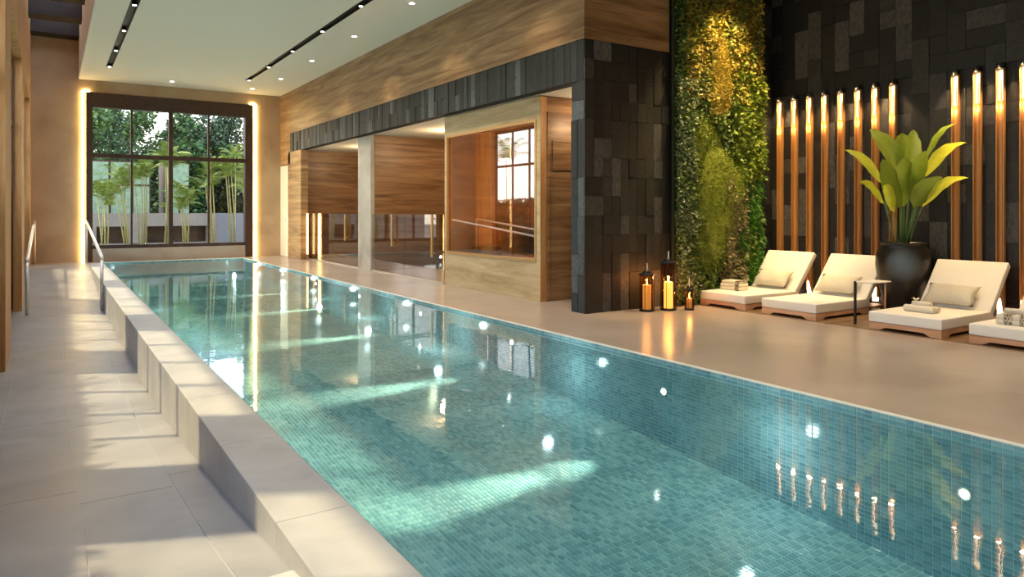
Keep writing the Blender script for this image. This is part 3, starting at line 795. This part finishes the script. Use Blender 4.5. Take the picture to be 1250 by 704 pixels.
# pot + plant ---------------------------------------------------------------------
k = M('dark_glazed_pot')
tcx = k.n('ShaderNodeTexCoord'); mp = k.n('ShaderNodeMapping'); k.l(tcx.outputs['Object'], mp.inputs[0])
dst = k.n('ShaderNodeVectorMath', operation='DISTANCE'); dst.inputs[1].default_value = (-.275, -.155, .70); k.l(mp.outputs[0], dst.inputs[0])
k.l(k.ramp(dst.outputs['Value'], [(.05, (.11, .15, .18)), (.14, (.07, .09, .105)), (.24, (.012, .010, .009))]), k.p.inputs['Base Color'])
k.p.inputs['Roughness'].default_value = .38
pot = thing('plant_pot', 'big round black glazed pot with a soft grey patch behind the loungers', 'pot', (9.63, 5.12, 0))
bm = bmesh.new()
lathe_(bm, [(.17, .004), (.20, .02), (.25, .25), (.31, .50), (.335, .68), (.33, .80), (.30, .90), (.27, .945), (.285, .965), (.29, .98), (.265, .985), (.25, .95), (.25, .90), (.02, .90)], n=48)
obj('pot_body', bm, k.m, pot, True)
bm = bmesh.new(); lathe_(bm, [(.255, .88), (.25, .915), (.01, .925)], n=24); obj('soil', bm, plain('soil', (.03, .02, .012), .95, 0, .2, .5, 60, .8), pot)
def leafmat(name, a, b):
    k = M(name); f = k.noise(k.pos((1, 1, 1)), 9, 4, .6)
    k.l(k.ramp(f, [(.3, a), (.7, b)]), k.p.inputs['Base Color']); k.p.inputs['Roughness'].default_value = .38
    tr = k.n('ShaderNodeBsdfTranslucent'); tr.inputs[0].default_value = (*[min(1, c * 1.5) for c in b], 1)
    mx = k.n('ShaderNodeMixShader'); mx.inputs[0].default_value = .35
    k.l(k.p.outputs[0], mx.inputs[1]); k.l(tr.outputs[0], mx.inputs[2]); k.l(mx.outputs[0], k.t.nodes['Material Output'].inputs['Surface'])
    return k.m
LG = [leafmat('plant_leaf', (.13, .21, .03), (.24, .34, .05)), leafmat('plant_leaf_bright', (.40, .52, .04), (.62, .70, .07))]
MT_stem = plain('leaf_stem', (.11, .20, .06), .5)
plant = thing('potted_plant', 'tall broad leaved tropical plant with bright green leaves in the black pot', 'plant', (9.63, 5.12, .90))
s_, c_ = math.sin(YAW), math.cos(YAW)
RV = Vector((c_, -s_, 0)); FV = Vector((s_, c_, 0)); ZV = Vector((0, 0, 1))
def L2(ax, az, dp):
    a = (ax - 340) * .00279
    dp = min(dp, (.34 - .838 * a) / .546)
    p = Vector((9.63, 5.12, .90)) + RV * a + ZV * ((655 - az) * .00279 + .06); cp = Vector((0, 0, CAMH))
    return cp + (p - cp) * (1 + dp / 9.57) - Vector((9.63, 5.12, .90))
leaves = [(300, 235, 360, 60, 200, 44, .05, 1, -.05), (305, 250, 460, 130, 355, 38, -.22, 1, -.1), (315, 300, 500, 250, 370, 46, -.25, 1, -.1), (325, 330, 310, 180, 100, 105, .10, 0, .1),
          (345, 345, 330, 340, 118, 110, .16, 0, .16), (350, 375, 300, 392, 103, 80, .02, 0, .12), (330, 335, 480, 240, 245, 110, -.12, 0, -.05), (350, 372, 420, 452, 205, 96, -.05, 0, .02),
          (360, 455, 240, 597, 72, 42, .15, 0, .2), (360, 450, 330, 648, 165, 60, .05, 1, .15), (355, 392, 480, 530, 330, 100, -.20, 0, -.1), (365, 435, 475, 657, 335, 58, -.10, 1, -.02), (340, 345, 475, 352, 235, 118, -.02, 0, .04)]
for (bx, sx_, sy_, tx_, ty_, w, dp, mi, dp0) in leaves:
    bm = bmesh.new()
    P0 = L2(bx, 668, dp0 * .3); P1 = L2(sx_, sy_, dp * .7)
    Pm = (P0 + P1) / 2 + Vector((0, 0, .04))
    tube_(bm, [P0, P0.lerp(Pm, .5), Pm, Pm.lerp(P1, .6), P1], [.012, .011, .010, .009, .006], 6)
    stm = obj('leaf_stem', bm, MT_stem, plant, True)
    P2 = L2(tx_, ty_, dp + .25 * (1 if dp > 0 else -1))
    ax_ = P2 - P1; d = ax_.normalized()
    side = d.cross(FV).normalized()
    side = (side * (.95 if w > 60 else .8) + FV * random.uniform(-.35, .35)).normalized()
    nrm = d.cross(side).normalized()
    if nrm.z < 0: nrm = -nrm
    bm = bmesh.new(); n = 14; rows = []
    arch = ax_.length * (.10 if w > 60 else .16)
    W_ = w * .00279 / 2 * 1.12
    for i in range(n + 1):
        u = i / n
        c0 = P1 + ax_ * u + ZV * arch * math.sin(PI * u) * .9
        hw = W_ * (math.sin(PI * min(1, u ** .72)) ** .75 if 0 < u < 1 else 0.02) + .001
        row = []
        for j in (-1, -.5, 0, .5, 1):
            row.append(bm.verts.new(c0 + side * hw * j + nrm * (abs(j) * hw * .28 + .006 * math.sin(u * 22) * abs(j))))
        rows.append(row)
    for a, b in zip(rows, rows[1:]):
        for j in range(4): bm.faces.new((a[j], a[j + 1], b[j + 1], b[j]))
    o = obj('leaf', bm, LG[mi], plant, True)

# living wall -----------------------------------------------------------------------
lw = thing('living_wall', 'tall vertical garden of moss, ferns and mixed foliage', 'living wall', (7.74, YS - .02, 0))
LWW, LWH = 1.86, ZC - .04
obj('backing_panel', boxes((0, LWW, -.05, 0, .02, LWH)), plain('moss_backing', (.03, .04, .012), .95), lw)
def folmat(name, a, b, c):
    k = M(name); g = k.n('ShaderNodeNewGeometry')
    k.l(k.ramp(g.outputs['Random Per Island'], [(0, a), (.5, b), (1, c)]), k.p.inputs['Base Color'])
    k.p.inputs['Roughness'].default_value = .55
    return k.m
def moss_patch(cx, cz, rx, rz, depth, m, seed):
    """bulging mound with furry relief"""
    rng = random.Random(seed); n = 40; mth = 44
    V, Fc = [], []
    for j in range(mth + 1):
        for i in range(n + 1):
            u = -1 + 2 * i / n; v = -1 + 2 * j / mth
            # squircle to ellipse
            x = u * math.sqrt(1 - v * v / 2); z = v * math.sqrt(1 - u * u / 2)
            r = math.sqrt(x * x + z * z)
            wob = 1 + .12 * math.sin(3 * math.atan2(z, x) + seed)
            d = depth * max(0, 1 - r ** 3) ** .5
            V.append((cx + x * rx * wob + rng.uniform(-.006, .006), -.05 - d - rng.uniform(0, .02), cz + z * rz * wob + rng.uniform(-.006, .006)))
    for j in range(mth):
        for i in range(n):
            a = j * (n + 1) + i; Fc.append((a, a + 1, a + n + 2, a + n + 1))
    o = pydata('moss_patch', V, Fc, m, lw, True)
    # furry tufts
    V, Fc = [], []
    for q in range(5200):
        a = rng.random() * 2 * PI; r = math.sqrt(rng.random()) * 1.12; x, z = r * math.cos(a), r * math.sin(a)
        wob = 1 + .12 * math.sin(3 * a + seed)
        d = depth * max(0, 1 - r ** 3) ** .5
        p = Vector((cx + x * rx * wob, -.055 - d, cz + z * rz * wob)); h = rng.uniform(.02, .055)
        dr_ = Vector((rng.uniform(-.8, .8), -1, rng.uniform(-.8, .8))).normalized() * h; sd_ = Vector((rng.uniform(-1, 1), 0, rng.uniform(-1, 1))).normalized() * .009
        b = len(V); V += [tuple(p - sd_), tuple(p + sd_), tuple(p + dr_)]; Fc.append((b, b + 1, b + 2))
    o = pydata('moss_tufts', V, Fc, m, lw); o['kind'] = 'stuff'
def foliage(name, rect, count, size, depth, m, seed, avoid=(), droop=.3, aspect=.45):
    rng = random.Random(seed); V, Fc = [], []
    x0, x1, z0, z1 = rect
    for q in range(count):
        x = rng.uniform(x0, x1); z = rng.uniform(z0, z1)
        if any(((x - a) / rx) ** 2 + ((z - b) / rz) ** 2 < .62 for a, b, rx, rz in avoid): continue
        lump = .5 + .5 * math.sin(x * 9 + seed) * math.sin(z * 6.3 + seed * 2)
        p = Vector((x, -.05 - rng.random() * depth * (.4 + .6 * lump), z))
        h = size * rng.uniform(.6, 1.3)
        d = Vector((rng.uniform(-1, 1), -rng.uniform(.3, 1.1), rng.uniform(-1, .8) - droop)).normalized() * h
        s = d.cross(Vector((rng.uniform(-1, 1), rng.uniform(-1, 1), rng.uniform(-1, 1)))).normalized() * h * aspect * .5
        b = len(V); mid = p + d * .5 + Vector((0, -h * .08, 0))
        V += [tuple(p), tuple(mid - s), tuple(p + d), tuple(mid + s)]
        Fc += [(b, b + 1, b + 2), (b, b + 2, b + 3)]
    o = pydata(name, V, Fc, m, lw); o['kind'] = 'stuff'; return o
MM = [folmat('olive_moss', (.14, .18, .015), (.20, .25, .02), (.28, .32, .04)), folmat('ochre_moss', (.26, .20, .02), (.34, .26, .03), (.42, .33, .05))]
mo = [(.95, 1.55, .62, .95, .16, 0), (.62, 2.35, .36, .50, .09, 0), (.93, 3.45, .27, .72, .13, 1), (.62, .95, .30, .45, .10, 0)]
for i, (a, b, rx, rz, dp, mi) in enumerate(mo): moss_patch(a, b, rx, rz, dp, MM[mi], i + 1)
av = [(a, b, rx, rz) for a, b, rx, rz, _, _ in mo]
foliage('green_foliage', (0, LWW, .05, LWH), 15000, .075, .14, folmat('mixed_foliage', (.035, .08, .01), (.10, .17, .02), (.22, .27, .05)), 3, av)
foliage('golden_foliage', (.15, LWW + .03, 3.1, LWH), 9000, .07, .17, folmat('golden_leaf', (.16, .13, .02), (.30, .24, .03), (.48, .38, .06)), 5, av)
foliage('variegated_foliage', (0, .38, .1, 3.4), 3600, .06, .17, folmat('variegated_leaf', (.08, .13, .04), (.20, .26, .12), (.46, .46, .28)), 8, av)
foliage('variegated_foliage', (.95, 1.45, .35, 1.9), 2800, .07, .24, folmat('brown_variegated_leaf', (.10, .10, .03), (.24, .20, .08), (.48, .42, .24)), 9)
foliage('fern_fronds', (1.3, LWW + .05, .25, 2.0), 6500, .10, .13, folmat('fern_leaf', (.03, .12, .01), (.06, .22, .015), (.13, .34, .03)), 12, (), .9, .16)
foliage('side_foliage', (1.25, LWW + .05, 1.9, 3.6), 5200, .085, .20, folmat('lime_leaf', (.09, .15, .01), (.20, .28, .02), (.36, .42, .05)), 14, av)
lamp('SPOT', (8.65, 6.55, 4.95), 380, (1, .68, .26), None, .06, (0, .42, -1), 75, .6, 'garden_washer_light')
lamp('SPOT', (8.3, 6.1, 4.95), 190, (1, .80, .45), None, .06, (.05, .5, -1.7), 60, .6, 'garden_washer_light')

# handrails ---------------------------------------------------------------------------
def rail(x, label):
    t = thing('handrail', label, 'handrail', (x, 15.54, 0), 0, 'steel handrails on the walkway ramp')
    y1 = 22.6 - 15.54
    bm = bmesh.new(); tube_(bm, [(0, -.03, .50), (0, .02, .53), (0, y1 - .02, 1.13), (0, y1 + .02, 1.12)], .032, 10); obj('top_bar', bm, MT_steel, t, True)
    for yy_, z0, z1 in ((0, zf(15.54), .52), (y1, 0, 1.13)):
        bm = bmesh.new(); tube_(bm, [(0, yy_, z0), (0, yy_, z1)], .030, 10); obj('post', bm, MT_steel, t, True)
rail(.815, 'satin steel handrail against the raised pool edge')
rail(-.36, 'satin steel handrail beside the left windows')

# pool lamps --------------------------------------------------------------------------
lampsY = [-.43, 2.18, 4.79, 7.40, 10.0, 12.6, 15.2, 17.8, 20.4]
lz = [-.42, -.38, -.29, -.23, -.19, -.18, -.17, -.16, -.16]
wd = ['nearest, outside the picture', 'nearest the camera', 'second from the camera', 'third from the camera', 'fourth from the camera', 'fifth from the camera', 'sixth from the camera', 'seventh from the camera', 'farthest from the camera']
p0 = None
for i, (y, z) in enumerate(zip(lampsY, lz)):
    lab = 'round underwater lamp in the right pool wall, ' + wd[i]
    if p0 is None:
        t = thing('pool_lamp', lab, 'light', (PX1, y, z), 0, 'underwater lamps in the right pool wall')
        bm = bmesh.new(); tube_(bm, [(-.002, 0, 0), (-.012, 0, 0)], .040, 20); obj('bezel', bm, MT_steel, t)
        bm = bmesh.new(); tube_(bm, [(-.012, 0, 0), (-.018, 0, 0)], .022, 16); obj('lens', bm, MT_pool_lamp, t)
        p0 = t
    else: t = dup(p0, (PX1, y, z), None, lab)
    tz = zp(y)
    lamp('SPOT', (PX1 - .04, y, z), 300, (1, .94, .66), None, .01, (-1.0, 0, (tz - z) * .85), 21, 1, 'pool_beam_light')
    lamp('SPOT', (PX1 - .04, y, z), 1500, (1, .90, .58), None, .015, (-2.1, 0, (tz - z) * 1.0), 17, 1, 'pool_beam_light')
    lamp('POINT', (PX1 - .35, y + 1.3, z), 4.2, (.85, 1, 1), None, .05, name='pool_glow_light')
    # opposite side, under the raised edge
    lamp('POINT', (PX0 + .25, y + 1.3, max(z, tz + .15)), 4.0, (.82, 1, 1), None, .05, name='pool_glow_light')

# ================================================================== GARDEN
gr = struct('ground', boxes((-30, 40, YE + .3, 70, -.3, 0), (-30, -.9, -10, YE + .3, -.6, -.3)), plain('garden_ground', (.16, .15, .11), .9, 0, .3, .3, 3), 'planted ground outside')
MT_conc = plain('garden_concrete', (.27, .24, .21), .8, 0, .3, .12, 2)
gw = thing('planter_wall', 'grey concrete garden wall with dark recesses outside the window', 'wall', (0, 30, 0))
obj('wall_block', boxes((-2, 3.0 - 1.6, 0, .5, 0, 1.33), (2.38, 3.03, 0, .5, 0, 1.33), (3.8, 3.94, 0, .5, 0, 1.33), (5.18, 5.42, 0, .5, 0, 1.33), (1.4, 2.38, 0, .5, .84, 1.33), (3.03, 3.8, 0, .5, .84, 1.33), (3.94, 5.18, 0, .5, .84, 1.33), (1.4, 5.18, 0, .5, 0, .2)), MT_conc, gw)
obj('recess_back', boxes((1.4, 5.18, .42, .5, .2, .84)), MT_dark, gw)
obj('side_wall', boxes((5.42, 12, .1, .5, 0, 1.33)), plain('slate_grey_render', (.19, .195, .215), .8), gw)
hs = thing('pavilion', 'low garden pavilion with pale green glazed screens behind the wall', 'building', (0, 30.9, 0))
obj('body', boxes((-1, 3.3, .3, 3, 0, 3.36), (3.9, 4.7, .3, 3, 0, 3.36)), MT_dark, hs)
MT_green = plain('green_screen', (.24, .35, .24), .35, 0, .5, .25, 6)
kx = 30.9 / 30
for (a, b, c, d) in ((.3, 1.22, 2.46, 3.30), (1.28, 1.85, 2.46, 3.30), (1.93, 2.62, 2.46, 3.30), (2.70, 3.25, 2.46, 3.30), (.3, 1.22, 1.2, 2.38), (1.28, 1.85, 1.2, 2.38), (1.93, 2.62, 1.2, 2.38), (2.70, 3.25, 1.2, 2.38), (3.98, 4.68, 2.46, 3.30), (3.98, 4.30, 1.2, 2.38), (4.36, 4.68, 1.2, 2.38)):
    obj('screen_panel', boxes((a, b, .25, .30, c, d)), MT_green, hs)
def crown(name, label, x, y, h, r, cols, seed, group='trees behind the garden wall', n=9000, leaf=.24):
    rng = random.Random(seed)
    t = thing(name, label, 'tree', (x, y, 0), 0, group)
    bm = bmesh.new(); tube_(bm, [(0, 0, 0), (.08, 0, h * .35), (0, .05, h * .7)], [.14, .11, .05], 8)
    for k in range(5):
        a = rng.random() * 6.28; tube_(bm, [(0, 0, h * (.35 + .06 * k)), (r * .6 * math.cos(a), r * .6 * math.sin(a), h * (.6 + .06 * k))], [.05, .015], 5)
    obj('trunk', bm, plain('bark', (.12, .09, .06), .9), t)
    V, Fc = [], []
    blobs = [(rng.uniform(-.6, .6) * r, rng.uniform(-.5, .5) * r, h * (.12 + .83 * (_b / 15)), r * rng.uniform(.32, .55)) for _b in range(16)]
    for q in range(n):
        bx, by, bz, br = blobs[rng.randrange(16)]
        d = Vector((rng.gauss(0, 1), rng.gauss(0, 1), rng.gauss(0, 1))).normalized() * br * (rng.random() ** .35)
        p = Vector((bx, by, bz)) + d
        if p.z < .3: p.z = .3 + rng.random()
        u = Vector((rng.gauss(0, 1), rng.gauss(0, 1), rng.gauss(0, .6))).normalized() * leaf * rng.uniform(.6, 1.2)
        w = u.cross(Vector((rng.gauss(0, 1), rng.gauss(0, 1), rng.gauss(0, 1)))).normalized() * leaf * .3
        b = len(V); V += [tuple(p), tuple(p + u * .5 + w), tuple(p + u), tuple(p + u * .5 - w)]; Fc.append((b, b + 1, b + 2, b + 3))
    o = pydata('crown', V, Fc, folmat('tree_leaf', *cols), t); o['kind'] = 'stuff'
    return t
G1 = ((.012, .045, .012), (.028, .085, .018), (.07, .16, .03)); G2 = ((.02, .065, .012), (.055, .13, .02), (.12, .22, .04)); G3 = ((.01, .03, .012), (.018, .055, .018), (.04, .09, .03))
tl = [(0.6, 35, 5.6, 1.9, G2), (2.2, 36, 6.2, 2.0, G1), (3.6, 35, 5.7, 1.8, G2), (4.9, 36.5, 5.6, 1.9, G1), (6.4, 35, 5.3, 1.7, G3), (8.0, 36.5, 5.9, 2.0, G3), (9.6, 36, 5.2, 2.0, G2), (5.6, 34, 4.6, 1.6, G3), (3.5, 33.8, 3.6, 1.4, G1), (-1.2, 36, 5.2, 1.9, G1), (7.2, 33, 3.9, 1.5, G1)]
tn = ['mid green leafy tree behind the left end of the pavilion', 'tallest bushy tree behind the pavilion', 'leafy tree above the gap in the pavilion', 'dark green tree right of the window centre', 'very dark bushy tree in the right half of the window', 'dark tall tree at the right window edge', 'paler tree beyond the right window edge', 'low dark bush right of the pavilion', 'low leafy bush in the pavilion gap', 'tree beyond the left window edge', 'low bush above the blue grey wall']
for i, (x, y, h, r, g_) in enumerate(tl):
    f_ = 1 + (i % 3) * .17      # the planting stands in three loose rows
    crown('leafy_tree', tn[i], x * f_, y * f_, CAMH + (h - CAMH) * f_ + .15, r * f_ * .92, g_, 40 + i)
def palm(label, x, y, h, seed, nst=3, cat='palm', fr=8, L=.75, group='slender palms outside the window', spread=.25):
    rng = random.Random(seed); t = thing('slender_palm', label, cat, (x, y, 0), 0, group)
    mst = plain('palm_stem', (.42, .40, .18), .6, 0, .3, .3, 20); ml = folmat('palm_leaf', (.10, .18, .03), (.22, .32, .05), (.40, .46, .10))
    for k in range(nst):
        a = rng.random() * 6.28; lean = rng.uniform(.3, 1) * spread; hh = h * rng.uniform(.75, 1.05)
        top = Vector((lean * math.cos(a), lean * math.sin(a) * .6, hh))
        bm = bmesh.new(); tube_(bm, [(.06 * k, 0, 0), tuple(Vector((.06 * k, 0, 0)).lerp(top, .5) + Vector((.02, 0, 0))), tuple(top)], [.028, .022, .014], 6)
        s = obj('stem', bm, mst, t, True)
        V, Fc = [], []
        for q in range(fr):
            az = 2 * PI * q / fr + rng.random(); el = rng.uniform(.6, 1.4); ll = L * rng.uniform(.7, 1.1)
            dr_ = Vector((math.cos(az) * math.cos(el), math.sin(az) * math.cos(el), math.sin(el)))
            for w in range(1, 15):
                u = w / 14; c0 = top + dr_ * ll * u - ZV * ll * .45 * u * u
                for sgn in (-1, 1):
                    sd_ = dr_.cross(ZV).normalized() * sgn
                    tip = c0 + sd_ * ll * .30 * (1 - u * .6) + dr_ * ll * .12 - ZV * ll * .16
                    wv = dr_ * .014
                    b = len(V); V += [tuple(c0 - wv), tuple(c0 + wv), tuple(tip)]; Fc.append((b, b + 1, b + 2))
        f = pydata('fronds', V, Fc, ml, s); f['kind'] = 'stuff'
    return t
pl = [(1.98, 26, 1.9, 'slender palm second from the left outside the window'), (1.35, 26.4, 1.5, 'small palm at the left of the window'), (2.45, 26.2, 2.2, 'slender palm left of the central mullion'), (3.15, 26, 2.6, 'tall slender palm right of the central mullion'), (3.75, 26, 1.4, 'short palm before the dark recess'), (4.6, 26.2, 2.3, 'tall palm right of the dark recess'), (5.25, 26, 2.9, 'tallest yellow green palm at the right of the window'), (5.9, 27, 2.4, 'palm beside the right window edge')]
for i, (x, y, h, l) in enumerate(pl): palm(l, x, y, h + .5, 90 + i, 4, 'palm', 7, .95)
# outside the left windows: unseen hedge added to shade the walkway, and palms
for k in range(5):
    hy = -.3 + 5.1 * k
    t = thing('shading_hedge', ['unseen hedge added to shade the walkway, nearest the camera', 'unseen hedge added to shade the walkway, second from the camera', 'unseen hedge added to shade the walkway, third from the camera', 'unseen hedge added to shade the walkway, fourth from the camera', 'unseen hedge added to shade the walkway, farthest'][k], 'hedge', (-1.25, hy, -.3), 0, 'unseen hedges added outside the left glazing for shade')
    obj('inner_stems', boxes((-.2, .2, -2.5, 2.5, 0, 2.0)), plain('hedge_core', (.03, .05, .015), .9), t)
    rng = random.Random(k); V, Fc = [], []
    for q in range(6000):
        p = Vector((rng.uniform(-.3, .3), rng.uniform(-2.46, 2.46), rng.uniform(.05, 2.15)))
        u = Vector((rng.gauss(0, 1), rng.gauss(0, 1), rng.gauss(0, 1))).normalized() * .08; w = u.orthogonal().normalized() * .025
        b = len(V); V += [tuple(p - u), tuple(p + w), tuple(p + u), tuple(p - w)]; Fc.append((b, b + 1, b + 2, b + 3))
    f = pydata('leaf_mass', V, Fc, folmat('hedge_leaf', *G1), t); f['kind'] = 'stuff'
for i, (x, y, h) in enumerate(((-6.5, 30, 4.2), (-7, 33, 5.0), (-8.5, 38, 4.0), (-9, 27, 3.6))):
    palm(['palm outside on the left, seen in the sauna glass', 'taller palm outside on the left, seen in the sauna glass', 'palm farther out on the left', 'low palm on the far left lawn'][i], x, y, h, 200 + i, 1, 'palm', 14, 2.2, 'palms on the left lawn', .2)
